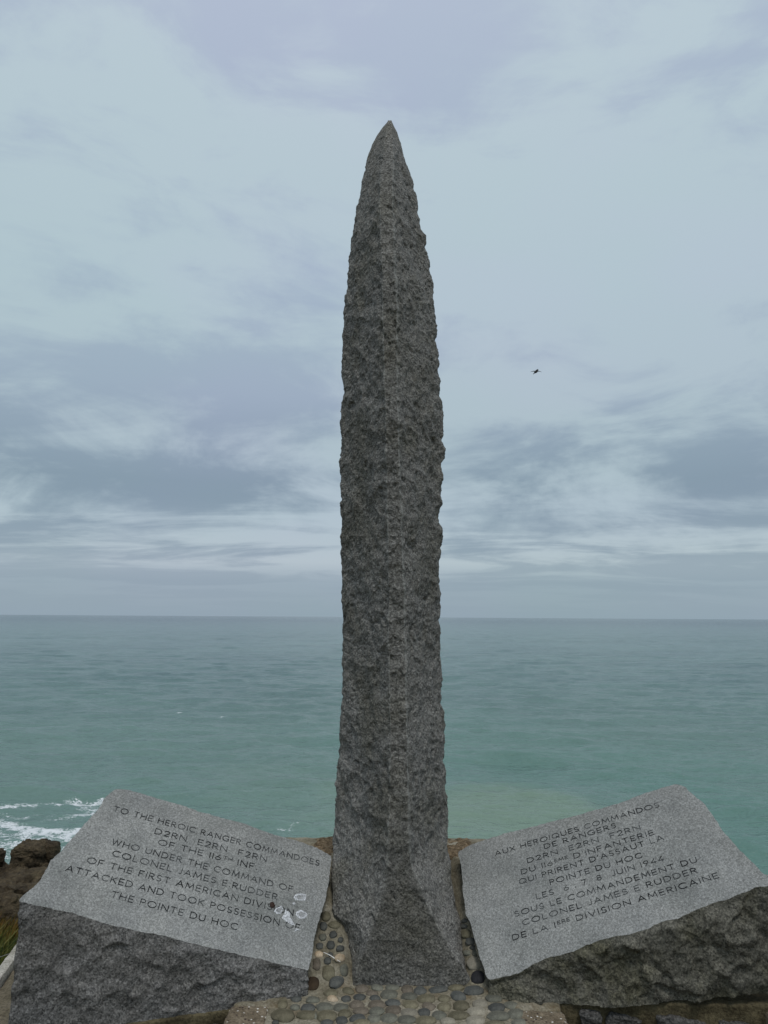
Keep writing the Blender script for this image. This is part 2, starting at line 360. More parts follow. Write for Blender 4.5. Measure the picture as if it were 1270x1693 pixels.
    for u, v in ((228, 1199), (366, 1187), (320, 1187), (497, 1110), (297, 1180)):
        c = sea_px([(u, v)]); foam = np.maximum(foam, 1.0 * np.exp(-((P[:, 0] - c[0, 0]) / 1.2) ** 2 - ((P[:, 1] - c[0, 1]) / 1.6) ** 2))
    attr(ob, 'sand', sand * near); attr(ob, 'foam', foam); attr(ob, 'teal', teal * near)
    m, t = new_mat('sea_water'); geo = t.n('ShaderNodeNewGeometry'); pos = geo.outputs['Position']
    A = lambda n: t.n('ShaderNodeAttribute', attribute_name=n).outputs['Fac']
    big = t.noise(t.mapping(pos, (.45, 1, 1)), 0.02, 5, 0.6); mid = t.noise(t.mapping(pos, (1.0, .8, 1), (0, 0, R(6))), 0.16, 6, 0.62, .4)
    c = t.mix(t.mapr(big, 0.32, 0.68), (0.078, 0.146, 0.142, 1), (0.106, 0.188, 0.174, 1))
    c = t.mix(t.math('MULTIPLY', t.mapr(mid, 0.44, 0.68), 0.6), c, (0.068, 0.132, 0.128, 1))
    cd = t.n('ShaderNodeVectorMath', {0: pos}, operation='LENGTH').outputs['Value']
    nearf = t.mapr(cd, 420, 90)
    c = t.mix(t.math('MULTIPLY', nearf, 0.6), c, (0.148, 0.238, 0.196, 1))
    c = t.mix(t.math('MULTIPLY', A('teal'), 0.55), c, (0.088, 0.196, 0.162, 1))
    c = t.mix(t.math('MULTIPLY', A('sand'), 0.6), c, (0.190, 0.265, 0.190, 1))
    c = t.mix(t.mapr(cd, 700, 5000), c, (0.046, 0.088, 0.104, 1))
    f1 = t.noise(t.mapping(pos, (.8, 1, 1)), 1.5, 8, 0.74, 1.6); f2 = t.noise(t.mapping(pos, (.7, 1, 1), loc=(4, 9, 0)), 0.5, 4, 0.6, .6)
    fa = t.math('ADD', A('foam'), t.math('MULTIPLY', t.math('SUBTRACT', t.math('ADD', t.math('MULTIPLY', f1, .65), t.math('MULTIPLY', f2, .35)), 0.5), 6.0))
    ff = t.math('MULTIPLY', t.mapr(fa, 0.62, 1.05), t.mapr(A('foam'), 0.06, 0.3))
    c = t.mix(ff, c, (0.66, 0.69, 0.70, 1))
    rough = t.math('ADD', 0.12, t.math('MULTIPLY', ff, 0.7))
    w1 = t.noise(t.mapping(pos, (.45, 1, 1), (0, 0, R(-8))), 0.9, 5, 0.6, 0.4); w2 = t.noise(t.mapping(pos, (.75, 1, 1), (0, 0, R(10))), 0.26, 4, 0.55, 0.3)
    w3 = t.noise(t.mapping(pos, (.35, 1, 1), (0, 0, R(3))), 0.05, 4, 0.55)
    h = t.math('ADD', t.math('MULTIPLY', w1, 0.35), t.math('ADD', t.math('MULTIPLY', w2, 0.9), t.math('MULTIPLY', w3, 2.2)))
    nr = t.n('ShaderNodeBump', {'Height': h, 'Strength': 1.0, 'Distance': 1.3}).outputs[0]
    b = t.n('ShaderNodeBsdfPrincipled', {'Base Color': c, 'Roughness': rough, 'IOR': 1.33, 'Specular IOR Level': t.mapr(cd, 500, 5000, .28, .12), 'Normal': nr})
    t.n('ShaderNodeOutputMaterial', {'Surface': b.outputs[0]})
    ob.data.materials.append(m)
build_sea()

# ------------------------------------------------------------------ the two inscribed blocks
P1, P2 = atY(30, 1490, 3.12), atY(510, 1605, 3.38)
P3 = atY(190, 1305, 3.60)
nL = np.cross(P2 - P1, P3 - P1); nL /= np.linalg.norm(nL)
Q2, Q4, Q1 = atY(808, 1620, 3.38), atY(757, 1409, 3.86), atY(1285, 1462, 3.10)
nR = np.cross(Q1 - Q2, Q4 - Q2); nR /= np.linalg.norm(nR)

def densify(pts, step):
    out = []
    pts = np.asarray(pts, float)
    for a, b in zip(pts, np.roll(pts, -1, 0)):
        n = max(1, int(np.linalg.norm(b - a) / step)); t = np.arange(n) / n
        out.append(a + t[:, None] * (b - a))
    return np.concatenate(out)
def smooth_ring(V, it):
    for _ in range(it): V = 0.5 * V + 0.25 * (np.roll(V, 1, 0) + np.roll(V, -1, 0))
    return V
def block(name, px, p0, nrm, zbot, mats, cell, amp, jag, seed, undercut=0.0, inner=1, outer=0.0):
    """px: outline of the sawn face in photo pixels (counter-clockwise from above); rough walls drop from it"""
    ring = np.array([at_plane(u, v, p0, nrm) for u, v in px])
    ring = smooth_ring(densify(ring, 0.006), 3); n = len(ring)
    T = np.roll(ring, -1, 0) - np.roll(ring, 1, 0); N = np.stack([T[:, 1], -T[:, 0], np.zeros(n)], 1); N /= np.linalg.norm(N, axis=1, keepdims=True)
    j = jag * (fbm(ring / 0.05, 3, seed) + 0.7 * fbm(ring / 0.016, 2, seed + 3))
    tang = N - (N @ nrm)[:, None] * nrm
    ring = ring + j[:, None] * tang
    rows = 46; zb = zbot(ring)
    V = [ring]
    for k in range(1, rows):
        f = (k / (rows - 1)); q = ring.copy(); q[:, 2] = ring[:, 2] * (1 - f) + zb * f
        V.append(q)
    V = np.concatenate(V); NN = np.tile(N, (rows, 1)); drop = np.tile(ring[:, 2], rows) - V[:, 2]
    fr_ = .35 + .65 * sstep(-.2, -.6, NN[:, 1])
    h = hewn(V, cell, amp, seed, 0.6) + 0.5 * amp * fbm(V / (cell * 2.5), 2, seed + 50)
    V = V + NN * (h * sstep(0.0, 0.03, drop) * fr_ + 0.6 * amp * sstep(0, .05, drop) * (fr_ - .5) - undercut * np.minimum(drop, .25) * sstep(.3, .8, inner * NN[:, 0]) * sstep(-.75, -.35, NN[:, 1]) - outer * drop * sstep(.3, .8, -inner * NN[:, 0]))[:, None]
    F = grid_faces(rows, n, True)[:, ::-1]
    org = np.array([ring[:, 0].mean(), ring[:, 1].mean(), zb.min()])
    me_f = [F]
    ob = mesh_np(name, V, me_f, None, None, True, org, mats=mats)
    import bmesh
    bm = bmesh.new(); bm.from_mesh(ob.data); bm.verts.ensure_lookup_table()
    ctop = bm.faces.new([bm.verts[i] for i in range(n)]); ctop.material_index = 0
    for f in bm.faces:
        if f is not ctop: f.material_index = 1
    ctop.normal_update()
    if ctop.normal.z < 0: ctop.normal_flip()
    res = bmesh.ops.triangulate(bm, faces=[ctop])
    for f in res['faces']: f.material_index = 0; f.smooth = False
    for e in bm.edges:
        if len(e.link_faces) == 2 and e.link_faces[0].material_index != e.link_faces[1].material_index: e.smooth = False
    bm.to_mesh(ob.data); bm.free()
    return ob
pxL = [(30, 1490), (120, 1510), (190, 1531), (280, 1549), (350, 1568), (430, 1586), (510, 1605), (516, 1578), (520, 1550), (528, 1520), (540, 1480), (545, 1450), (548, 1416), (525, 1402), (500, 1393), (470, 1384),
       (440, 1376), (400, 1360), (370, 1353), (330, 1342), (300, 1331), (260, 1320), (215, 1306), (190, 1304), (175, 1318), (160, 1340), (140, 1362), (118, 1388), (108, 1400), (98, 1411),
       (82, 1423), (74, 1444), (64, 1458), (52, 1470), (36, 1482)]
pxR = [(808, 1620), (818, 1618), (838, 1614), (856, 1610), (872, 1601), (885, 1592), (905, 1583), (930, 1578), (955, 1570), (985, 1556), (1010, 1549), (1040, 1545), (1072, 1535), (1100, 1522), (1120, 1519), (1150, 1505), (1180, 1492),
       (1205, 1487), (1232, 1475), (1250, 1467), (1290, 1462), (1345, 1452), (1330, 1440), (1290, 1446), (1264, 1447), (1246, 1428), (1222, 1404), (1196, 1375), (1180, 1350), (1166, 1330), (1150, 1318), (1132, 1300), (1120, 1296), (1100, 1301), (1070, 1310),
       (1040, 1322), (1005, 1334), (960, 1346), (915, 1358), (875, 1368), (835, 1378), (800, 1389), (772, 1399), (757, 1409), (764, 1440), (766, 1480), (770, 1510), (778, 1528), (786, 1556), (796, 1590)]
def zb_left(r): return np.interp(r[:, 0], [P1[0], P2[0]], [-0.05, -0.005])
def zb_right(r): return np.interp(r[:, 0], [Q2[0], 0.75, 1.15, 1.5, 1.9], [0.0, 0.005, 0.06, 0.135, 0.15])
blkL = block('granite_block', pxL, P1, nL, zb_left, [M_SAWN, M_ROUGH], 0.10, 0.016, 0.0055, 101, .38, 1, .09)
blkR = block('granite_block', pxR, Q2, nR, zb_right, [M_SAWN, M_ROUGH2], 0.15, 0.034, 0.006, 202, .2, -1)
tag(blkL, 'grey granite block with sloping English inscription, left of the pillar', 'memorial block', 'inscribed granite blocks')
tag(blkR, 'grey granite block with sloping French inscription and chunky mossy front, right of the pillar', 'memorial block', 'inscribed granite blocks')

# ------------------------------------------------------------------ stroke lettering
def arc(cx, cy, rx, ry, a0, a1, n=14):
    a = np.radians(np.linspace(a0, a1, n)); return [(cx + rx * math.cos(x), cy + ry * math.sin(x)) for x in a]
G = {
 'A': (.84, [[(0, 0), (.42, 1), (.84, 0)], [(.15, .33), (.69, .33)]]),
 'C': (.80, [arc(.48, .5, .48, .5, 48, 312, 20)]),
 'D': (.76, [[(0, 0), (0, 1), (.26, 1)] + arc(.26, .5, .5, .5, 80, -80, 14) + [(.26, 0), (0, 0)]]),
 'E': (.54, [[(.54, 1), (0, 1), (0, 0), (.54, 0)], [(0, .5), (.48, .5)]]),
 'F': (.52, [[(.52, 1), (0, 1), (0, 0)], [(0, .48), (.44, .48)]]),
 'G': (.86, [arc(.48, .5, .48, .5, 48, 320, 20) + [(.86, .44), (.56, .44)]]),
 'H': (.72, [[(0, 0), (0, 1)], [(.72, 0), (.72, 1)], [(0, .5), (.72, .5)]]),
 'I': (.02, [[(.01, 0), (.01, 1)]]),
 'J': (.34, [[(.34, 1), (.34, .2)] + arc(.17, .2, .17, .2, -10, -150, 8)]),
 'K': (.66, [[(0, 0), (0, 1)], [(.6, 1), (.02, .45)], [(.2, .6), (.66, 0)]]),
 'L': (.5, [[(0, 1), (0, 0), (.5, 0)]]),
 'M': (.94, [[(0, 0), (.1, 1), (.47, .2), (.84, 1), (.94, 0)]]),
 'N': (.76, [[(0, 0), (0, 1), (.76, 0), (.76, 1)]]),
 'O': (1.0, [arc(.5, .5, .5, .5, 90, 450, 27)]),
 'P': (.54, [[(0, 0), (0, 1), (.26, 1)] + arc(.26, .74, .28, .26, 80, -80, 10) + [(.26, .48), (0, .48)]]),
 'Q': (1.0, [arc(.5, .5, .5, .5, 90, 450, 27), [(.6, .26), (1.0, -.08)]]),
 'R': (.6, [[(0, 0), (0, 1), (.26, 1)] + arc(.26, .74, .28, .26, 80, -80, 10) + [(.26, .48), (0, .48)], [(.24, .48), (.6, 0)]]),
 'S': (.54, [arc(.28, .75, .25, .25, 35, 270, 12) + arc(.27, .25, .27, .25, 88, -145, 12)]),
 'T': (.68, [[(0, 1), (.68, 1)], [(.34, 1), (.34, 0)]]),
 'U': (.7, [[(0, 1), (0, .35)] + arc(.35, .35, .35, .35, 190, 350, 14) + [(.7, .35), (.7, 1)]]),
 'V': (.78, [[(0, 1), (.39, 0), (.78, 1)]]),
 'W': (1.1, [[(0, 1), (.28, 0), (.55, .95), (.82, 0), (1.1, 1)]]),
 'X': (.68, [[(0, 0), (.68, 1)], [(0, 1), (.68, 0)]]),
 '1': (.02, [[(.01, 0), (.01, 1)]]),
 '2': (.56, [arc(.28, .72, .27, .28, 165, -35, 12) + [(.0, 0), (.56, 0)]]),
 '4': (.6, [[(.44, 0), (.44, .3)], [(.5, 1), (0, .25), (.6, .25)]]),
 '6': (.58, [[(.46, 1)] + arc(.29, .29, .29, .29, 155, -205, 20)]),
 '7': (.52, [[(0, 1), (.52, 1), (.18, 0)]]),
 '8': (.54, [arc(.27, .76, .22, .24, 270, 630, 18), arc(.27, .27, .27, .27, 90, 450, 20)]),
 '9': (.58, [arc(.29, .7, .29, .29, -25, 335, 20) + [(.14, 0)]]),
 '.': (.05, [[(0, 0), (.05, .06)]]), "'": (.05, [[(.05, 1), (0, .78)]]),
}
def ribbon(pts, w, V, F, lift, frame):
    p = np.asarray(pts, float)
    keep = [0] + [i for i in range(1, len(p)) if np.linalg.norm(p[i] - p[i - 1]) > 1e-6]; p = p[keep]
    closed = np.linalg.norm(p[0] - p[-1]) < 1e-6 and len(p) > 3
    d = np.diff(p, axis=0); d /= np.linalg.norm(d, axis=1, keepdims=True)
    nrm = np.stack([-d[:, 1], d[:, 0]], 1)
    if closed: na = np.concatenate([[nrm[-1]], nrm]); nb = np.concatenate([nrm, [nrm[0]]])
    else: na = np.concatenate([[nrm[0]], nrm]); nb = np.concatenate([nrm, [nrm[-1]]])
    mt = na + nb; l = np.maximum((mt * mt).sum(1, keepdims=True), 0.5); off = mt * (2 / l) * w / 2
    if not closed: p = p.copy(); p[0] -= d[0] * w * .4; p[-1] += d[-1] * w * .4
    o, ex, ey, ez = frame; b = len(V)
    for k in range(len(p)):
        for s in (1, -1):
            q = p[k] + s * off[k]; V.append(o + ex * q[0] + ey * q[1] + ez * lift)
    for k in range(len(p) - 1): F.append((b + 2 * k, b + 2 * k + 1, b + 2 * k + 3, b + 2 * k + 2))
def inscription(parent, lines, p0, nrm, cap, sw, ybias=0.0):
    for text, s, e in lines:
        a, b = at_plane(*s, p0, nrm), at_plane(*e, p0, nrm)
        ex = (b - a); L = np.linalg.norm(ex); ex /= L; ey = np.cross(nrm, ex)
        items, x, sup, wi = [], 0.0, False, 0
        for ch in text:
            if ch == '^': sup = True; continue
            if ch == '_': sup = False; continue
            if ch == ' ': x += 0.55; wi += 1; continue
            g = G[ch]; k = .6 if sup else 1.0
            items.append((g, x, k, sup, wi)); x += g[0] * k + 0.30 * (k + .15)
        tot = x - 0.30 - .04; sx = L / tot
        words = {}
        for i, (g, x, k, su, wi) in enumerate(items):
            V, F = words.setdefault(wi, ([], []))
            for j, st in enumerate(g[1]):
                pts = [(sx * (x + q[0] * k), cap * (q[1] * k + (.42 if su else 0)) + ybias) for q in st]
                jit = 1 + .16 * math.sin(i * 12.9 + j * 4.1 + x)
                ribbon(pts, sw * jit * (.62 if su else 1), V, F, 0.0007 + 0.00018 * j, (a, ex, ey, nrm))
        for V, F in words.values(): mesh_np('engraved_word', np.array(V), [np.array(F)], M_INS, parent, False, V[0])
def zl(x, y): return (x / 2.268, 1280 + y / 2.268)
def zr(x, y): return (720 + x / 2.309, 1270 + y / 2.309)
linesL = [('TO THE HEROIC RANGER COMMANDOES', zl(424, 138), zl(1196, 343)), ('D2RN  E2RN  F2RN', zl(580, 222), zl(998, 328)), ('OF THE 116^TH_ INF.', zl(592, 263), zl(962, 358)),
          ('WHO UNDER THE COMMAND OF', zl(418, 262), zl(1096, 441)), ('COLONEL JAMES E.RUDDER', zl(420, 305), zl(1038, 471)), ('OF THE FIRST AMERICAN DIVISION', zl(325, 331), zl(1098, 530)),
          ('ATTACKED AND TOOK POSSESSION OF', zl(245, 362), zl(1122, 586)), ('THE POINTE DU HOC', zl(415, 460), zl(888, 584))]
linesR = [('AUX HEROIQUES COMMANDOS', zr(230, 335), zr(855, 147)), ('DE RANGERS', zr(418, 308), zr(690, 226)), ('D2RN  E2RN  F2RN', zr(353, 362), zr(783, 233)),
          ("DU 116^EME_ D'INFANTERIE", zr(330, 405), zr(835, 253)), ("QUI PRIRENT D'ASSAUT LA", zr(322, 443), zr(872, 273)), ('POINTE DU HOC', zr(440, 445), zr(790, 340)),
          ('LES  6 . 7  8  JUIN 1944', zr(388, 500), zr(873, 352)), ('SOUS LE COMMANDEMENT DU', zr(305, 567), zr(1000, 358)), ('COLONEL JAMES E RUDDER', zr(335, 600), zr(1000, 398)),
          ('DE LA 1^ERE_ DIVISION AMERICAINE', zr(297, 657), zr(1083, 418))]
inscription(blkL, linesL, P1, nL, 0.0250, 0.0038)
inscription(blkR, linesR, Q2, nR, 0.0220, 0.0036)

# whitish splashes and a brown spot on the left face
def m_film():
    m, t = new_mat('white_residue'); co = t.n('ShaderNodeTexCoord').outputs['Object']
    n = t.noise(co, 130, 5, 0.75, 1.2)
    at = t.n('ShaderNodeAttribute', attribute_name='edge').outputs['Fac']
    al = t.math('MULTIPLY', t.mapr(n, 0.35, 0.6), at, clamp=True)
    finish(t, (0.66, 0.68, 0.70, 1), 0.5, n, 0.4, 0.003, 0.4, {'Alpha': al}); return m
def m_plain(name, c, rough=0.8, scale=120, var=0.4, bstr=.3):
    m, t = new_mat(name); co = t.n('ShaderNodeTexCoord').outputs['Object']; n = t.noise(co, scale, 4, 0.6)
    cc = t.mix(t.mapr(n, 0.3, 0.7), tuple(x * (1 - var) for x in c[:3]) + (1,), tuple(min(1, x * (1 + var)) for x in c[:3]) + (1,))
    finish(t, cc, rough, n, bstr, 0.003, 0.25); return m
M_FILM = m_film(); M_BROWN = m_plain('brown_spot', (0.035, 0.018, 0.012), 0.7)
zs = lambda x, y: (430 + x / 10.58, 1450 + y / 10.58)
def patch(name, poly, lift, mat, rim=False, seed=0):
    c = np.mean([at_plane(*zs(*q), P1, nL) for q in poly], 0)
    ring = smooth_ring(densify([at_plane(*zs(*q), P1, nL) for q in poly], 0.003), 2)
    ring += (0.002 * fbm(ring / .008, 2, seed))[:, None] * ((ring - c) / np.linalg.norm(ring - c, axis=1, keepdims=True))
    fr = np.array([1.0, .92, .75, .5, .2]); n = len(ring)
    V = np.concatenate([c + f * (ring - c) + nL * lift * (1 - f ** 4 * .8) for f in fr] + [[c + nL * lift]])
    F = grid_faces(len(fr), n, True); k = len(V) - 1; i = np.arange(n); b = (len(fr) - 1) * n
    ob = mesh_np(name, V, [F, np.stack([b + i, b + (i + 1) % n, np.full(n, k)], 1)], mat, blkL, True, c)
    prof = [.3, 1.5, 1.1, .55, .45, .4] if rim else [.3, 1.2, 1.3, 1.3, 1.3, 1.3]
    attr(ob, 'edge', np.concatenate([np.repeat(prof[:5], n), [prof[5]]])); return ob
patch('white_splash', [(620, 300), (720, 285), (810, 305), (800, 410), (700, 415), (620, 405), (580, 360)], .002, M_FILM, True, 1)
patch('white_splash', [(440, 560), (530, 620), (520, 690), (570, 770), (620, 860), (540, 830), (440, 770), (370, 715), (420, 650)], .002, M_FILM, False, 2)
patch('white_splash', [(640, 600), (720, 570), (800, 620), (840, 660), (780, 730), (690, 730), (620, 670)], .002, M_FILM, True, 3)
patch('white_splash', [(230, 600), (290, 540), (380, 500), (410, 560), (370, 640), (300, 650)], .002, M_FILM, True, 4)
patch('white_splash', [(600, 960), (620, 890), (700, 925), (695, 945), (635, 915), (610, 970)], .003, M_FILM, False, 5)
patch('white_splash', [(550, 460), (600, 440), (630, 465), (590, 490)], .002, M_FILM, False, 6)
patch('brown_spot', [(180, 440), (235, 435), (265, 490), (240, 545), (195, 540), (165, 500)], .004, M_BROWN, False, 7)

# ------------------------------------------------------------------ pillar
edgeL = [(203, 639), (210, 632), (220, 626), (240, 614), (260, 608), (300, 598), (340, 591), (380, 583), (400, 579), (440, 576), (480, 572), (520, 569), (560, 566), (640, 565), (680, 563), (720, 563), (800, 563), (900, 563), (960, 564), (1000, 566), (1060, 566),
         (1100, 566), (1140, 565), (1180, 562), (1240, 560), (1280, 556), (1320, 555), (1360, 552), (1400, 549), (1440, 548), (1500, 549), (1512, 553), (1522, 564), (1545, 573), (1610, 577), (1650, 583)]
edgeR = [(203, 650), (210, 653), (220, 658), (240, 665), (260, 671), (300, 683), (340, 692), (380, 700), (400, 706), (440, 712), (480, 717), (520, 721), (560, 722), (600, 727), (640, 729), (680, 733), (720, 735), (760, 733), (800, 732), (840, 731), (960, 731), (1000, 730), (1060, 729),
         (1100, 731), (1140, 732), (1180, 734), (1240, 737), (1320, 739), (1360, 741), (1400, 743), (1440, 746), (1500, 757), (1545, 766), (1610, 772), (1650, 778)]
ridL = [(200, 641), (240, 634), (310, 627), (414, 630), (518, 632), (685, 637), (802, 638), (880, 641), (1010, 641), (1177, 644), (1294, 643), (1372, 642), (1424, 640), (1470, 634), (1510, 626), (1545, 612), (1585, 596), (1615, 585), (1640, 580), (1700, 580)]
ridR = [(200, 648), (240, 651), (310, 650), (414, 652), (518, 657), (685, 658), (802, 662), (880, 665), (1010, 669), (1177, 673), (1294, 676), (1372, 676), (1411, 679), (1437, 683), (1463, 694), (1500, 708), (1560, 737), (1600, 768), (1622, 782), (1700, 786)]
def build_pillar():
    YE = 3.90; ztop = atY(644, 203, YE)[2]; zmin = -0.12
    nr = 900; zz = np.concatenate([np.linspace(zmin, ztop - .25, nr - 70, endpoint=False), ztop - .25 * (1 - np.linspace(0, 1, 70) ** 0.8)])
    tab = lambda t, v: np.interp(v, [a for a, _ in t], [b for _, b in t])
    YS = YE - .24 * sstep(.62, .08, zz)
    _, vE = proj(np.stack([np.full(nr, .05), YS, zz], 1))
    XL, XR = np.array([x_for(tab(edgeL, v), y, z) for v, y, z in zip(vE, YS, zz)]), np.array([x_for(tab(edgeR, v), y, z) for v, y, z in zip(vE, YS, zz)])
    w = np.clip((XR - XL) / 0.58, 0, 1.05)
    wy = np.where(zz < 1.0, np.interp(1.0, zz, w), w)
    YF = YE - 0.37 * wy
    foot = sstep(0.62, 0.0, zz); lin = np.clip((0.56 - zz) / 0.56, 0, 1.2)
    YF = YF - 0.085 * lin ** 1.3
    _, vF = proj(np.stack([np.full(nr, .05), YF, zz], 1))
    FL, FR = np.array([x_for(tab(ridL, v), y, z) for v, y, z in zip(vF, YF, zz)]), np.array([x_for(tab(ridR, v), y, z) for v, y, z in zip(vF, YF, zz)])
    FL = np.maximum(FL, XL + .05 * w * (XR - XL)); FR = np.minimum(FR, np.maximum(XR - .05 * (XR - XL), FL + .002) + .3 * foot)
    cxx = (XL + XR) / 2; YB = YE + 0.27 * w
    BL, BR = cxx - .35 * (cxx - XL), cxx + .35 * (XR - cxx)
    # plan of each course: front band, right face, right arris, back, left
    K = [(FL, YF), (FR, YF), (XR, YS - .02 * w), (XR - .01 * w, np.full(nr, YE) + .07 * w), (BR, YB), (BL, YB), (XL + .01 * w, np.full(nr, YE) + .05 * w), (XL, YS - .02 * w)]
    cnt = [30, 64, 12, 26, 14, 26, 12, 74]
    ring = []
    for i, c in enumerate(cnt):
        a, b = K[i], K[(i + 1) % len(K)]
        for t in np.arange(c) / c: ring.append(np.stack([a[0] * (1 - t) + b[0] * t, a[1] * (1 - t) + b[1] * t, zz], 1))
    V = np.stack(ring, 1); nc = V.shape[1]
    for _ in range(3): V[..., :2] = .5 * V[..., :2] + .25 * (np.roll(V[..., :2], 1, 1) + np.roll(V[..., :2], -1, 1))
    # slight hollow of the two front faces keeps the arrises readable
    T = np.roll(V, -2, 1) - np.roll(V, 2, 1); N = np.stack([T[..., 1], -T[..., 0], np.zeros_like(T[..., 0])], -1); N /= np.linalg.norm(N, axis=-1, keepdims=True) + 1e-9
    P = V.reshape(-1, 3); Nf = N.reshape(-1, 3)
    h = hewn(P * np.array([1, 1, .85]), 0.080, 0.0112, 301, 0.8) + 0.008 * fbm(P / .22, 3, 330)
    # diagonal tool scallops
    D = np.stack([P[:, 0] * .9 + P[:, 2] * .45, P[:, 1], P[:, 2] * .9 - P[:, 0] * .45], 1)
    f1, f2, _ = worley(D / np.array([.045, .09, .11]), 340); h += 0.008 * (f1 * f1 - .25)
    cc = np.tile(np.arange(nc), nr); ew = np.exp(-((cc - (cnt[0] + cnt[1] + 4)) / 9.0) ** 2) + .6 * np.exp(-((cc - (nc - 4)) / 8.0) ** 2)
    e1, _, _ = worley(np.stack([P[:, 0] * 0, P[:, 1] / .3, P[:, 2] / .095], 1), 380); h -= .016 * ew * sstep(.42, .8, e1) * sstep(.3, .8, P[:, 2])
    calm = .75 + .25 * sstep(.25, .7, P[:, 2])
    h *= calm
    h -= calm * 0.013 * sstep(.30, .62, fbm(D / np.array([.05, .12, .10]), 3, 360)) + calm * 0.008 * sstep(.35, .6, fbm(P / np.array([.03, .08, .05]), 2, 370))
    k = np.repeat(np.clip(w * 1.15, 0.12, 1), nc)
    P = P + Nf * (h * k)[:, None] - Nf * 0.004
    top = np.array([[cxx[-1], YE, ztop + .006]])
    V = np.concatenate([P, top]); i = np.arange(nc); b = (nr - 1) * nc
    ob = mesh_np('granite_pillar', V, [grid_faces(nr, nc, True), np.stack([b + i, b + (i + 1) % nc, np.full(nc, len(V) - 1)], 1)], M_PILLAR, None, True, (cxx[60], YE, 0))
    lab = np.zeros((nr, nc))
    for c in (0, cnt[0]): lab += np.exp(-((np.arange(nc)[None] - c) / 1.6) ** 2)
    lab *= np.clip(.75 + .9 * fbm(P / .035, 3, 350).reshape(nr, nc), 0, 1) * sstep(.15, .8, zz[:, None]) * .9
    ci = np.arange(nc)[None]; dm = ((ci <= cnt[0]) * sstep(.66, .40, zz[:, None] + .16 * fbm(P / .09, 3, 355).reshape(nr, nc)))
    attr(ob, 'damp', np.concatenate([dm.ravel(), [0]]))
    attr(ob, 'arris', np.concatenate([lab.ravel(), [0]]))
    tag(ob, 'tall dagger shaped pillar of rough hewn dark granite tapering to a point', 'monument')
build_pillar()

# ------------------------------------------------------------------ pebble paving between the stones
def gz(X, Y):
    Y = np.asarray(Y, float); X = np.asarray(X, float)
    inn = sstep(-.20, -.12, X) * sstep(.42, .34, X)
    t = (Y - 3.435 - .09 * inn) / .03
    ramp = .03 * np.log1p(np.exp(np.clip(t, -30, 30))) * 0.86
    ramp = np.minimum(ramp, .40 + 0 * ramp)
    return ramp
def on_ground(u, v):
    o = np.array([0, 0, EYE]); d = ray(u, v); a, b = 2.5 / d[1], 4.6 / d[1]
    for _ in range(40):
        m = (a + b) / 2; p = o + d * m
        if p[2] > gz(p[0], p[1]): a = m
        else: b = m
    return o + d * a
paving = empty('pebble_paving', (0.07, 3.3, 0)); tag(paving, 'beach pebbles set in tan mortar round the foot of the pillar', 'paving')
def mortar_bed():
    nx, ny = 330, 330
    xs = np.linspace(-.60, .74, nx); ys = np.linspace(2.90, 4.25, ny)
    X, Y = np.meshgrid(xs, ys); P = np.stack([X.ravel(), Y.ravel(), np.zeros(X.size)], 1)
    z = gz(P[:, 0], P[:, 1]) + .003 * fbm(P / .06, 4, 400) + .004 * fbm(P / .25, 2, 410)
    # mortar shoulders banked against the stones
    V = np.stack([P[:, 0], P[:, 1], z], 1)
    F = [grid_faces(ny, nx)]
    e = np.concatenate([np.arange(nx), np.arange(1, ny) * nx + nx - 1, (ny - 1) * nx + np.arange(nx - 2, -1, -1), np.arange(ny - 2, 0, -1) * nx])
    B = V[e].copy(); B[:, 2] = -.5; V = np.concatenate([V, B]); k = len(e); i = np.arange(k); o = nx * ny
    F.append(np.stack([e[(i + 1) % k], e[i], o + i, o + (i + 1) % k], 1))
    mesh_np('mortar_bed', V, F, M_MORTAR, paving, True, (0.07, 3.3, 0))
mortar_bed()
peb = []
def addp(ox, oy, sc, lst):
    for q in lst: peb.append((ox + q[0] / sc, oy + q[1] / sc, q[2] / sc, q[3] / sc, q[4] if len(q) > 4 else 'g', q[5] if len(q) > 5 else 0))
addp(370, 1600, 7.94, [(770, 480, 60, 65, 'o'), (950, 413, 65, 33, 'd'), (1170, 428, 85, 38, 'g'), (935, 525, 60, 32, 'g'), (1105, 533, 90, 45, 'd'), (775, 630, 145, 72, 'o'), (1095, 625, 135, 48, 'o'), (680, 722, 45, 18, 'd')])
addp(520, 1610, 7.94, [(215, 258, 85, 40, 'o'), (235, 330, 65, 33, 'c', 12), (440, 228, 75, 38, 'o', 10), (415, 333, 60, 33, 'd'), (620, 200, 80, 45, 'b'), (820, 190, 80, 38, 'g', 5), (1020, 188, 90, 35, 'g'), (755, 262, 75, 30, 'b'), (595, 312, 75, 35, 'd'),
     (795, 325, 65, 33, 'd'), (980, 278, 105, 55, 'g'), (135, 442, 112, 47, 'g'), (350, 450, 90, 47, 'g'), (555, 412, 88, 47, 'b'), (820, 408, 108, 47, 'b'), (1030, 390, 95, 42, 'd'), (155, 562, 125, 68, 'o'), (395, 530, 82, 48, 'o'), (610, 495, 95, 43, 'b'),
     (820, 497, 95, 47, 'g'), (1040, 485, 105, 52, 'b'), (10, 545, 28, 42, 'g'), (565, 590, 95, 45, 'd', -8), (785, 595, 82, 47, 'g'), (985, 590, 105, 55, 'g'), (360, 620, 72, 45, 'd'), (165, 645, 75, 30, 'd'), (620, 650, 105, 38, 'o')])
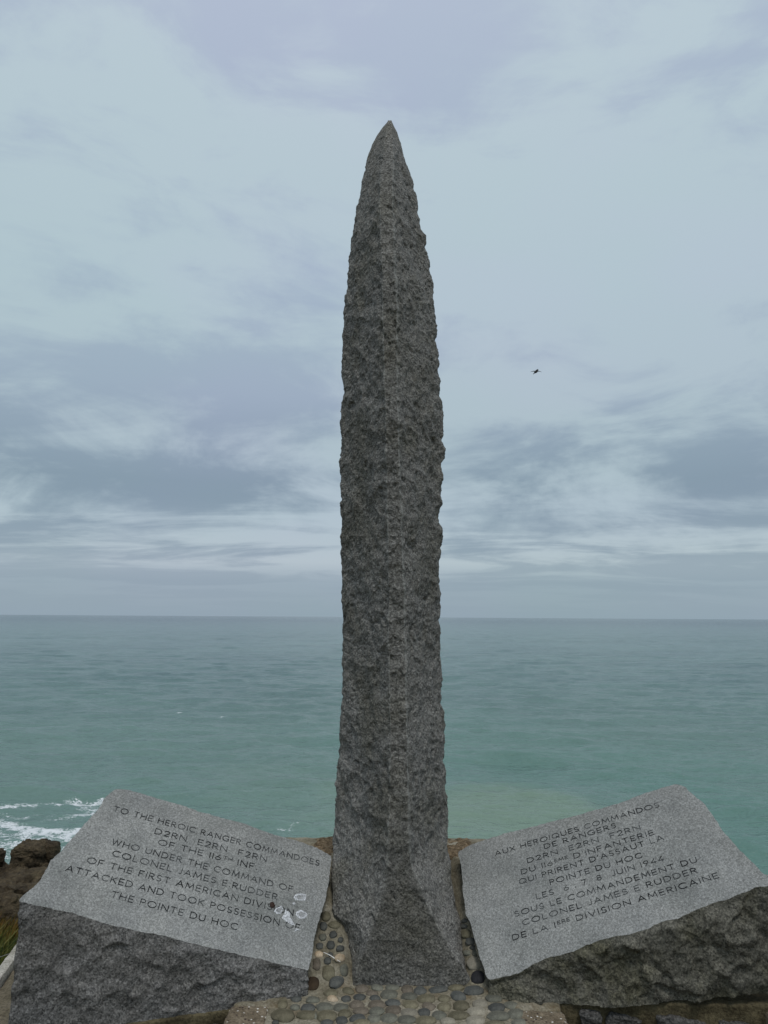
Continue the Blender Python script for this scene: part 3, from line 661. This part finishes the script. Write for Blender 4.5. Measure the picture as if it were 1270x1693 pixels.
addp(660, 1610, 7.94, [(105, 212, 75, 50, 'b'), (135, 305, 100, 45, 'g'), (275, 227, 75, 52, 'd'), (515, 210, 118, 38, 'd', -6), (750, 188, 95, 38, 'o', -4), (980, 225, 125, 62, 'd'), (780, 297, 92, 55, 'd', 10), (355, 335, 112, 52, 'o'), (590, 332, 75, 38, 'o'),
     (150, 415, 105, 50, 'o', 8), (390, 435, 85, 42, 'b', 8), (590, 435, 85, 50, 'o'), (815, 425, 100, 58, 'o'), (1060, 397, 95, 47, 'l'), (130, 515, 110, 45, 'l'), (325, 512, 75, 45, 'd'), (525, 553, 88, 52, 'g'), (780, 555, 130, 50, 'o'), (1015, 500, 115, 50, 'l'),
     (100, 610, 115, 50, 'g'), (350, 620, 130, 52, 'o'), (640, 630, 90, 40, 'l'), (1000, 620, 120, 50, 'l')])
addp(790, 1600, 7.94, [(210, 408, 105, 47, 'g'), (250, 530, 110, 53, 'd'), (265, 640, 140, 57, 'g'), (455, 505, 105, 45, 'g', 8), (505, 610, 105, 58, 'g'), (555, 725, 110, 40, 'g'), (230, 740, 120, 34, 'o')])
addp(500, 1500, 10.58, [(415, 165, 75, 85, 'o'), (370, 332, 62, 70, 'd'), (560, 310, 100, 62, 'o'), (540, 480, 65, 60, 'd', -30), (355, 525, 62, 60, 'g'), (670, 568, 42, 45, 'd'), (495, 665, 70, 72, 'd'), (300, 680, 58, 55, 'd'), (665, 720, 62, 52, 'd'),
     (290, 825, 72, 52, 'c'), (490, 828, 42, 38, 'd'), (440, 940, 58, 62, 'd'), (660, 890, 80, 70, 'c'), (250, 1000, 68, 105, 'b'), (460, 1150, 105, 125, 'o'), (730, 1100, 62, 105, 'g'), (175, 1345, 105, 118, 'n', 20), (600, 1310, 115, 92, 'd', -28)])
addp(735, 1390, 6.775, [(225, 897, 33, 22, 'd'), (215, 960, 40, 25, 'd'), (245, 1040, 48, 48, 'o'), (290, 1130, 55, 40, 'd'), (328, 1200, 42, 27, 'd'), (250, 1257, 40, 30, 'g'), (350, 1257, 42, 35, 'g'), (340, 1375, 82, 65, 'l'), (375, 1530, 72, 68, 'k')])
peb.sort(key=lambda q: -q[2] * q[3])
def pebbles():
    S, F = blob(28, 16)
    for i, (u, v, ru, rv, k, an) in enumerate(peb[:100]):
        c = on_ground(u, v); a = math.radians(an)
        ax = on_ground(u + ru * math.cos(a), v + ru * math.sin(a)) - c; ay = on_ground(u + rv * math.sin(a), v - rv * math.cos(a)) - c
        nn = np.cross(ax, ay); nn /= np.linalg.norm(nn); hh = .25 * min(np.linalg.norm(ax), np.linalg.norm(ay)) + .006
        pw = np.sign(S) * np.abs(S) ** .88
        V = c + (pw[:, :1] * ax + pw[:, 1:2] * ay) * (1 + .24 * fbm(S * 1.3 + i * 7.1, 2, 5)[:, None]) * 1.10 + S[:, 2:] * nn * hh * (1 + .15 * perlin(S * 1.5 + i * 3.3, 6))[:, None] - nn * hh * .05
        mesh_np('pebble', V, [F], PEB[k], paving, True, c)
pebbles()
# concrete edge stones at both front corners of the paving
def rough_box(name, lo, hi, mat, parent, r=.02, amp=.006, seed=0, step=.02, shear=0.0, org=None):
    lo, hi = np.array(lo, float), np.array(hi, float); c, hs = (lo + hi) / 2, (hi - lo) / 2
    Vs, Fs, off = [], [], 0
    for ax in range(3):
        for s in (-1, 1):
            u, v = (ax + 1) % 3, (ax + 2) % 3
            nu, nv = max(4, int(2 * hs[u] / step)), max(4, int(2 * hs[v] / step))
            U, W = np.meshgrid(np.linspace(-1, 1, nu), np.linspace(-1, 1, nv)); q = np.zeros((U.size, 3)); q[:, u] = U.ravel() * hs[u]; q[:, v] = W.ravel() * hs[v]; q[:, ax] = s * hs[ax]
            f = grid_faces(nv, nu, off=off); Fs.append(f if s > 0 else f[:, ::-1]); Vs.append(q); off += len(q)
    V = np.concatenate(Vs); inner = np.clip(V, -(hs - r), hs - r); d = V - inner; l = np.linalg.norm(d, axis=1, keepdims=True)
    nrm = d / np.maximum(l, 1e-9); V = inner + nrm * r + c
    V = V + nrm * (amp * (fbm(V / .06, 4, seed) + .8 * fbm(V / .2, 2, seed + 9)))[:, None]
    V[:, 0] += shear * (V[:, 1] - c[1])
    ob = mesh_np(name, V, Fs, mat, parent, True, org if org is not None else (c[0], c[1], lo[2]))
    return ob
rough_box('edge_stone', (-.64, 2.88, -.5), (-.468, 3.285, .012), M_EDGE, paving, .022, .010, 501, .012)
rough_box('edge_stone', (.575, 2.88, -.5), (.775, 3.27, .012), M_EDGE, paving, .03, .010, 502, .012)
rough_box('mortar_shoulder', (-.63, 3.27, -.5), (-.40, 3.44, .008), M_MORTAR, paving, .02, .008, 503, .012)
rough_box('mortar_shoulder', (.56, 3.255, -.5), (.765, 3.44, .012), M_MORTAR, paving, .02, .008, 504, .012)
# mortar fillet running up beside the pillar on the right
rough = None
# ------------------------------------------------------------------ masonry base under the blocks
M_WSTONE = granite('wall_granite', 0.36, (1.0, 0.97, 0.90), 1.0, 0.7, 0.8, 0.010)
M_WMORTAR = m_concrete('wall_mortar', srgb(100, 92, 70), srgb(70, 63, 46), False)
def wall_strip(label, A, B, ztA, ztB, spans, seed, name='masonry_wall'):
    """a rubble wall from A to B (plan), top following the block above; spans = stones (t0, t1, drop0, drop1)"""
    A, B = np.array(A), np.array(B); L = np.linalg.norm(B - A); d = (B - A) / L; n = np.array([d[1], -d[0]])
    if n[1] > 0: n = -n
    nx, nz = int(L / .012), 44
    t = np.linspace(0, 1, nx); f = np.linspace(0, 1, nz); zt = ztA + (ztB - ztA) * t
    root = empty(name, (A[0], A[1], -.5)); tag(root, label, 'wall', 'masonry footings')
    P = np.stack([A[0] + d[0] * L * t[None] + 0 * f[:, None], A[1] + d[1] * L * t[None] + 0 * f[:, None], zt[None] * (1 - f[:, None]) - .5 * f[:, None]], -1).reshape(-1, 3)
    h = .012 * fbm(P / .08, 4, seed) + .006 * fbm(P / .02, 2, seed + 3)
    P[:, :2] += n * h[:, None]
    Bk = P.copy(); Bk[:, :2] -= n * .35
    F1 = grid_faces(nz, nx); V = np.concatenate([P, Bk]); o = len(P)
    e = np.concatenate([np.arange(nx), np.arange(1, nz) * nx + nx - 1, (nz - 1) * nx + np.arange(nx - 2, -1, -1), np.arange(nz - 2, 0, -1) * nx]); i = np.arange(len(e))
    mesh_np('mortar_body', V, [F1[:, ::-1], F1 + o, np.stack([e, e[(i + 1) % len(e)], o + e[(i + 1) % len(e)], o + e], 1)], M_WMORTAR, root, True, (A[0], A[1], -.5))
    S, F = blob(60, 40)
    for k, (t0, t1, d0, d1) in enumerate(spans):
        tc = (t0 + t1) / 2; zc = ztA + (ztB - ztA) * tc - (d0 + d1) / 2; c = np.array([*(A + d * L * tc + n * .0), zc])
        hs = np.array([(t1 - t0) / 2 * L, .028, (d1 - d0) / 2])
        q = np.sign(S) * np.abs(S) ** .45; q = q / np.maximum(np.abs(q).max(1, keepdims=True), 1e-6) * (np.abs(S).max(1, keepdims=True) ** .25)
        wv = q * hs
        W = c + wv[:, :1] * np.array([*d, 0]) + wv[:, 1:2] * np.array([*n, 0]) + wv[:, 2:] * np.array([0, 0, 1])
        nr_ = S[:, :1] * np.array([*d, 0]) + S[:, 1:2] * np.array([*n, 0]) + S[:, 2:] * np.array([0, 0, 1])
        W = W + nr_ * (hewn(W, .06, .014, seed + k, .6) - .004)[:, None]
        mesh_np('stone', W, [F], M_WSTONE, root, True, c)
    return root
wR0 = atZ(925, 1652, 0.0)
wall_strip('rubble masonry footing under the block with the French inscription', (Q2[0] + .05, 3.372), (1.95, 3.03), -.005, .135,
           [(.225, .285, .03, .11), (.30, .40, .045, .16), (.43, .57, .045, .18), (.59, .715, .055, .19), (.745, .86, .05, .2), (.88, .99, .05, .2), (.30, .44, .2, .34), (.47, .62, .22, .36), (.65, .8, .23, .37), (.82, .97, .24, .38)], 610)
wall_strip('rubble masonry footing under the block with the English inscription', (-1.50, 3.085), (-.42, 3.35), -.045, -.008,
           [(.70, .80, .045, .14), (.54, .68, .06, .17), (.38, .52, .05, .17), (.22, .36, .05, .17), (.06, .2, .05, .17), (.6, .76, .2, .32), (.42, .57, .2, .32), (.24, .4, .2, .32)], 640)

# concrete ledges at the outer ends
ledge = rough_box('concrete_ledge', (-1.74, 2.5, -.6), (-1.30, 4.05, -.10), M_LEDGE, None, .02, .008, 700, .02, shear=-.16)
tag(ledge, 'weathered concrete ledge with a pale rim left of the English inscribed block', 'ledge')
rough_box('pale_rim', (-1.80, 2.5, -.6), (-1.745, 4.05, -.07), M_PALE, ledge, .012, .006, 701, .02, shear=-.16)
kerb = rough_box('concrete_kerb', (1.475, 2.6, -.6), (1.75, 2.99, .15), M_EDGE, None, .015, .006, 705, .015)
tag(kerb, 'pale concrete kerb end at the foot of the French inscribed block', 'kerb')

# white stick lying on the pebbles left of the pillar
sa, sb_ = on_ground(535, 1577), on_ground(563, 1592)
pts = [sa + (sb_ - sa) * t + np.array([0, -.012, 0.012 + .002 * math.sin(t * 5)]) for t in np.linspace(0, 1, 9)]
V, F = tube(pts, np.interp(np.linspace(0, 1, 9), [0, .5, 1], [.0014, .0024, .0016]), 8)
tag(mesh_np('white_stick', V, F, m_plain('bleached_wood', (.72, .71, .67), .7, 90, .12), None, True, pts[0]), 'thin white stick lying on pebbles left of the pillar', 'stick')

# ------------------------------------------------------------------ ground: bank behind, cliff top, grass
def m_bank():
    m, t = new_mat('gravel_bank'); co = t.n('ShaderNodeTexCoord').outputs['Object']
    a = t.noise(t.mapping(co, (1, 1, 2.5)), 60, 4, 0.65); v = t.n('ShaderNodeTexVoronoi', {'Vector': t.mapping(co, (.5, 1, 1)), 'Scale': 55.0})
    c = t.ramp(a, [(0.3, srgb(66, 55, 42)), (0.5, srgb(112, 97, 76)), (0.68, srgb(152, 134, 108))])
    finish(t, c, 0.95, t.math('ADD', a, v.outputs['Distance']), 0.9, 0.02, 0.1); return m
def bank():
    nx, ny = 200, 90; X, Y = np.meshgrid(np.linspace(-.75, 1.0, nx), np.linspace(3.95, 4.9, ny)); P = np.stack([X.ravel(), Y.ravel(), 0 * X.ravel()], 1)
    z = .405 - .9 * np.maximum(P[:, 1] - 4.22, 0) ** 1.3 - .35 * np.maximum(np.abs(P[:, 0] - .06) - .42, 0) + .018 * fbm(P / .07, 4, 800) + .012 * fbm(P / .03, 2, 804)
    V = np.stack([P[:, 0], P[:, 1], z], 1); o = len(V); B = V.copy(); B[:, 2] = -.6
    e = np.concatenate([np.arange(nx), np.arange(1, ny) * nx + nx - 1, (ny - 1) * nx + np.arange(nx - 2, -1, -1), np.arange(ny - 2, 0, -1) * nx]); k = len(e); i = np.arange(k)
    V = np.concatenate([V, np.stack([V[e, 0], V[e, 1], np.full(k, -.7)], 1)])
    ob = mesh_np('gravel_bank', V, [grid_faces(ny, nx), np.stack([e[(i + 1) % k], e, o + i, o + (i + 1) % k], 1)], m_bank(), None, True)
    tag(ob, 'brown gravel bank behind the pillar', kind='structure')
bank()
def tz(X, Y):
    """height of the cliff-top ground"""
    X = np.asarray(X, float); Y = np.asarray(Y, float)
    base = -.50 - .24 * np.maximum(Y - 3.4, 0) - .12 * np.maximum(-X - 3, 0) * sstep(3, 9, Y)
    edge = np.interp(X, [-60, -16, -9, -3.5, -1.5, 3, 30], [19, 16, 13.5, 11, 6.2, 5.6, 5.2])
    P = np.stack([X.ravel(), Y.ravel(), 0 * X.ravel()], 1)
    edge = edge + (1.0 * fbm(P / 3.0, 3, 900)).reshape(X.shape)
    d = Y - edge
    base = base - 0.5 * sstep(-2.5, 0, d) - np.clip(d, 0, None) * 6.5
    return np.maximum(base, SEA_Z - 1.5) + (.10 * fbm(P / 1.1, 4, 910)).reshape(X.shape) * sstep(2.5, 5, np.abs(X) + np.maximum(Y - 3, 0))
def m_ground():
    m, t = new_mat('cliff_top_turf'); co = t.n('ShaderNodeNewGeometry').outputs['Position']
    a = t.noise(co, .9, 5, 0.65); b = t.noise(co, 14, 5, 0.7)
    c = t.ramp(a, [(0.32, srgb(58, 62, 18)), (0.5, srgb(92, 78, 24)), (0.66, srgb(104, 72, 28))])
    c = t.mix(0.85, c, t.ramp(b, [(0.3, (.3, .3, .3)), (0.5, (.9, .9, .9)), (0.72, (1.5, 1.5, 1.4))]), 'MULTIPLY')
    sep = t.n('ShaderNodeSeparateXYZ', {0: t.n('ShaderNodeNewGeometry').outputs['True Normal']}).outputs[2]
    c = t.mix(t.mapr(sep, .55, .25), c, t.ramp(b, [(0.3, srgb(60, 48, 34)), (0.7, srgb(120, 100, 74))]))
    finish(t, c, 0.95, t.math('ADD', a, b), 0.9, 0.05, 0.1); return m
def terrain():
    xs = np.concatenate([np.linspace(-60, -8, 70, endpoint=False), np.linspace(-8, 4, 120, endpoint=False), np.linspace(4, 60, 50)])
    ys = np.concatenate([np.linspace(-60, 1, 30, endpoint=False), np.linspace(1, 26, 300), np.linspace(27, 40, 12)])
    X, Y = np.meshgrid(xs, ys); Z = tz(X, Y)
    V = np.stack([X, Y, Z], -1).reshape(-1, 3)
    ob = mesh_np('ground', V, grid_faces(len(ys), len(xs)), m_ground(), None, True); tag(ob, 'grassy cliff top falling away to the sea', kind='structure')
terrain()
def grass():
    Vs, Fs, cs, n0 = [], [], [], 0
    def blades(n, xr, yr, hr, wd, dense=None):
        nonlocal n0
        x = rng.uniform(*xr, n); y = rng.uniform(*yr, n); z = tz(x, y)
        u, v = proj(np.stack([x, y, z + .2], 1)); keep = (u > -120) & (u < 150) & (v < 1800); x, y, z = x[keep], y[keep], z[keep]; n = len(x)
        h = rng.uniform(*hr, n) * (0.75 + .5 * rng.random(n)); a = rng.uniform(0, 6.283, n); lean = h * rng.uniform(.15, .75, n); la = rng.normal(.3, .9, n)
        w = wd * rng.uniform(.6, 1.3, n)
        ts = np.array([0, .4, .75, 1.0])
        P = np.stack([x, y, z - .02], 1)[:, None] + np.stack([np.cos(la), np.sin(la), 0 * la], 1)[:, None] * (lean[:, None] * ts ** 2)[..., None] + np.array([0, 0, 1.0]) * (h[:, None] * (ts - .18 * ts ** 2))[..., None]
        side = np.stack([np.cos(a), np.sin(a), 0 * a], 1)[:, None] * (w[:, None] * np.array([1, .85, .5, .06]))[..., None]
        V = np.stack([P - side, P + side], 2).reshape(n, 8, 3)
        b = n0 + np.arange(n)[:, None] * 8
        F = np.concatenate([b + np.array([2 * k, 2 * k + 1, 2 * k + 3, 2 * k + 2]) for k in range(3)])
        Vs.append(V.reshape(-1, 3)); Fs.append(F); cs.append(np.repeat(rng.random(n), 8)); n0 += n * 8
    blades(5200, (-4.2, -1.9), (4.0, 6.6), (.16, .42), .005)
    blades(9000, (-9, -2.5), (6.5, 13.5), (.10, .24), .007)
    V = np.concatenate(Vs); ob = mesh_np('grass', V, [np.concatenate(Fs)], None, None, True)
    attr(ob, 'tone', np.concatenate(cs)); tag(ob, 'long grass on the slope left of the monument', kind='stuff')
    m, t = new_mat('grass_blades'); tone = t.n('ShaderNodeAttribute', attribute_name='tone').outputs['Fac']
    pos = t.n('ShaderNodeSeparateXYZ', {0: t.n('ShaderNodeNewGeometry').outputs['Position']})
    c1 = t.ramp(tone, [(0, srgb(30, 44, 16)), (0.5, srgb(62, 76, 26)), (0.85, srgb(78, 84, 34)), (1, srgb(112, 108, 64))])
    c2 = t.ramp(tone, [(0, srgb(58, 52, 14)), (0.5, srgb(92, 72, 20)), (1, srgb(100, 62, 24))])
    finish(t, t.mix(t.mapr(pos.outputs[1], 6.0, 8.0), c1, c2), .7, spec=.2); ob.data.materials.append(m)
grass()

# wire fence on the slope
fence = empty('wire_fence', (-2.6, 5.3, -.6)); tag(fence, 'thin wire fence crossing the grass left of the English inscribed block', 'fence')
M_WIRE = m_plain('fence_wire', (.22, .21, .19), .5, 60, .2); M_POST = m_plain('fence_post_wood', (.12, .10, .08), .9, 30, .4)
wires = [(atY(0, 1620, 5.0), atY(41, 1603, 5.35)), (atY(0, 1581, 5.0), atY(40, 1567, 5.35))]
ends = []
for a, b in wires:
    d = (b - a) / np.linalg.norm(b - a); p, q = a - d * 1.3, b + d * 1.1; ends.append((p, q))
    V, F = tube([p + (q - p) * t - np.array([0, 0, .04 * math.sin(math.pi * t)]) + np.array([0, 0, .035]) for t in np.linspace(0, 1, 24)], .0022, 6); mesh_np('wire', V, F, M_WIRE, fence, True, p)
for k in (0, 1):
    p = (ends[0][k] + ends[1][k]) / 2; g = float(tz(np.array([p[0]]), np.array([p[1]]))[0]); zt = max(ends[0][k][2], ends[1][k][2]) + .08
    V, F = tube([(p[0], p[1], g - .2), (p[0], p[1], (g + zt) / 2), (p[0] + .01, p[1], zt)], [.045, .043, .04], 12); mesh_np('post', V, F, M_POST, fence, True, (p[0], p[1], g))

# ------------------------------------------------------------------ sea rocks below the cliff
def m_rock():
    m, t = new_mat('brown_sea_rock'); co = t.n('ShaderNodeNewGeometry').outputs['Position']
    a = t.noise(t.mapping(co, (1, 1, 2.4)), .55, 7, 0.65); b = t.noise(t.mapping(co, (1, 1, 1.8)), 3.5, 5, 0.7)
    c = t.ramp(a, [(0.3, srgb(52, 45, 35)), (0.48, srgb(80, 70, 54)), (0.62, srgb(100, 89, 69)), (0.75, srgb(80, 75, 50))])
    c = t.mix(0.8, c, t.ramp(b, [(0.3, (.35, .35, .35)), (0.52, (.95, .95, .95)), (0.72, (1.5, 1.45, 1.4))]), 'MULTIPLY')
    finish(t, c, .9, t.math('ADD', a, b), 0.9, 0.5, 0.2); return m
M_ROCK = m_rock()
def rock(name, c, hs, label, seed, pw=.6, nu=220, nv=130, amp=.16, rot=0.0, group='brown sea rocks'):
    S, F = blob(nu, nv); q = np.sign(S) * np.abs(S) ** pw; hs = np.array(hs); V = q * hs; sc = hs.mean()
    if rot: V = np.stack([V[:, 0] * math.cos(rot) - V[:, 1] * math.sin(rot), V[:, 0] * math.sin(rot) + V[:, 1] * math.cos(rot), V[:, 2]], 1)
    D = S / np.linalg.norm(S, axis=1, keepdims=True); P = V + np.array(c)
    f1, f2, idv = worley(P / (sc * .55) * np.array([1, 1, 1.6]), seed); g1, g2, id2 = worley(P / (sc * .2) * np.array([1, 1, 2.0]), seed + 1)
    lay = np.floor(P[:, 2] / (sc * .16) + 1.2 * fbm(P / sc, 2, seed + 7)); st = ((np.sin(lay * 12.9898) * 43758.5453) % 1.0) - .5
    h = sc * amp * (1.1 * fbm(P / (sc * .9), 4, seed + 3) + .9 * (idv - .5) + .5 * (f2 - f1 - .3) + .35 * (id2 - .5) + .4 * st + .35 * fbm(P / (sc * .12), 3, seed + 4))
    P = P + D * np.array([1, 1, .7]) * h[:, None]
    tag(mesh_np(name, P, [F], M_ROCK, None, True, (c[0], c[1], c[2] - hs[2])), label, 'rock', group)
def rk(u0, u1, v0, Y, zb, dy, **kw):
    a, b, tp = atY(u0, v0, Y), atY(u1, v0, Y), atY((u0 + u1) / 2, v0, Y)[2]
    return ((a[0] + b[0]) / 2, Y, (tp + zb) / 2), ((b[0] - a[0]) / 2, dy, (tp - zb) / 2)
c, h = rk(-150, 90, 1449, 70, -30, 6.0); rock('sea_rock', c, h, 'broad brown rock mass below the cliff, largest of the sea rocks', 1001, 0.55, amp=.2)
c, h = rk(29, 82, 1392, 75, -23.5, 1.7); rock('sea_rock', c, h, 'flat topped brown boulder perched on the broad rock mass', 1012, .5, 140, 90, .16)
c, h = rk(77, 98, 1391, 75.3, -22.8, .9); rock('sea_rock', c, h, 'small dark rounded rock against the right end of the perched boulder', 1023, .7, 90, 60, .12)
c, h = rk(-16, 6, 1403, 74, -23, .9); rock('sea_rock', c, h, 'small brown knob of rock at the left edge of the photo', 1031, .7, 80, 50, .14)
c, h = rk(70, 110, 1412, 82, -28.9, 1.6); rock('sea_rock', c, h, 'low wet rock awash in foam beside the inscribed block edge', 1047, .7, 80, 50, .16)

# ------------------------------------------------------------------ bird
def bird():
    Y = 38.0; c = atY(886.5, 614.5, Y); s = 19 / FPX * Y
    root_pts = np.array([(-.22, -.12, -.20), (-.12, -.06, -.10), (0, 0, 0), (.08, .05, .10), (.14, .09, .17), (.185, .12, .215), (.22, .15, .235)]) * s
    V, F = tube(c + root_pts, np.array([.03, .085, .12, .115, .085, .07, .02]) * s, 12)
    m = m_plain('dark_plumage', (.030, .030, .030), .8, 30, .4)
    b = mesh_np('flying_bird', V, F, m, None, True, c); tag(b, 'small dark bird flying with spread wings over the sea', 'bird')
    for sg in (-1, 1):
        n = 12; t = np.linspace(0, 1, n); ch = np.interp(t, [0, .3, .6, .85, 1], [.30, .26, .17, .09, .02]) * s
        ctr = np.stack([sg * t * .5, .03 * t, .03 + .10 * np.sin(t * 2.2) - .085 * t * 1.6], 1) * s
        Pw = []
        for k in range(n):
            for a, th in ((.45, 0), (.1, .018), (-.55, 0), (.1, -.012)): Pw.append(c + ctr[k] + np.array([0.35 * a * ch[k] * .4, a * ch[k] * .8, a * ch[k] * .6 + th * s]))
        Fw = grid_faces(n, 4, True); e = np.array([[0, 1, 2, 3], [(n - 1) * 4 + 3, (n - 1) * 4 + 2, (n - 1) * 4 + 1, (n - 1) * 4]])
        mesh_np('wing', np.array(Pw), [Fw, e], m, b, True, c)
    tl = np.array([(-.20, -.11, -.18), (-.33, -.17, -.27), (-.26, -.17, -.32), (-.20, -.10, -.165), (-.32, -.16, -.255), (-.25, -.16, -.305)]) * s
    mesh_np('tail', c + tl, [np.array([[0, 1, 2], [5, 4, 3], [0, 3, 4], [0, 4, 1], [1, 4, 5], [1, 5, 2], [2, 5, 3], [2, 3, 0]])], m, b, False, c)
bird()
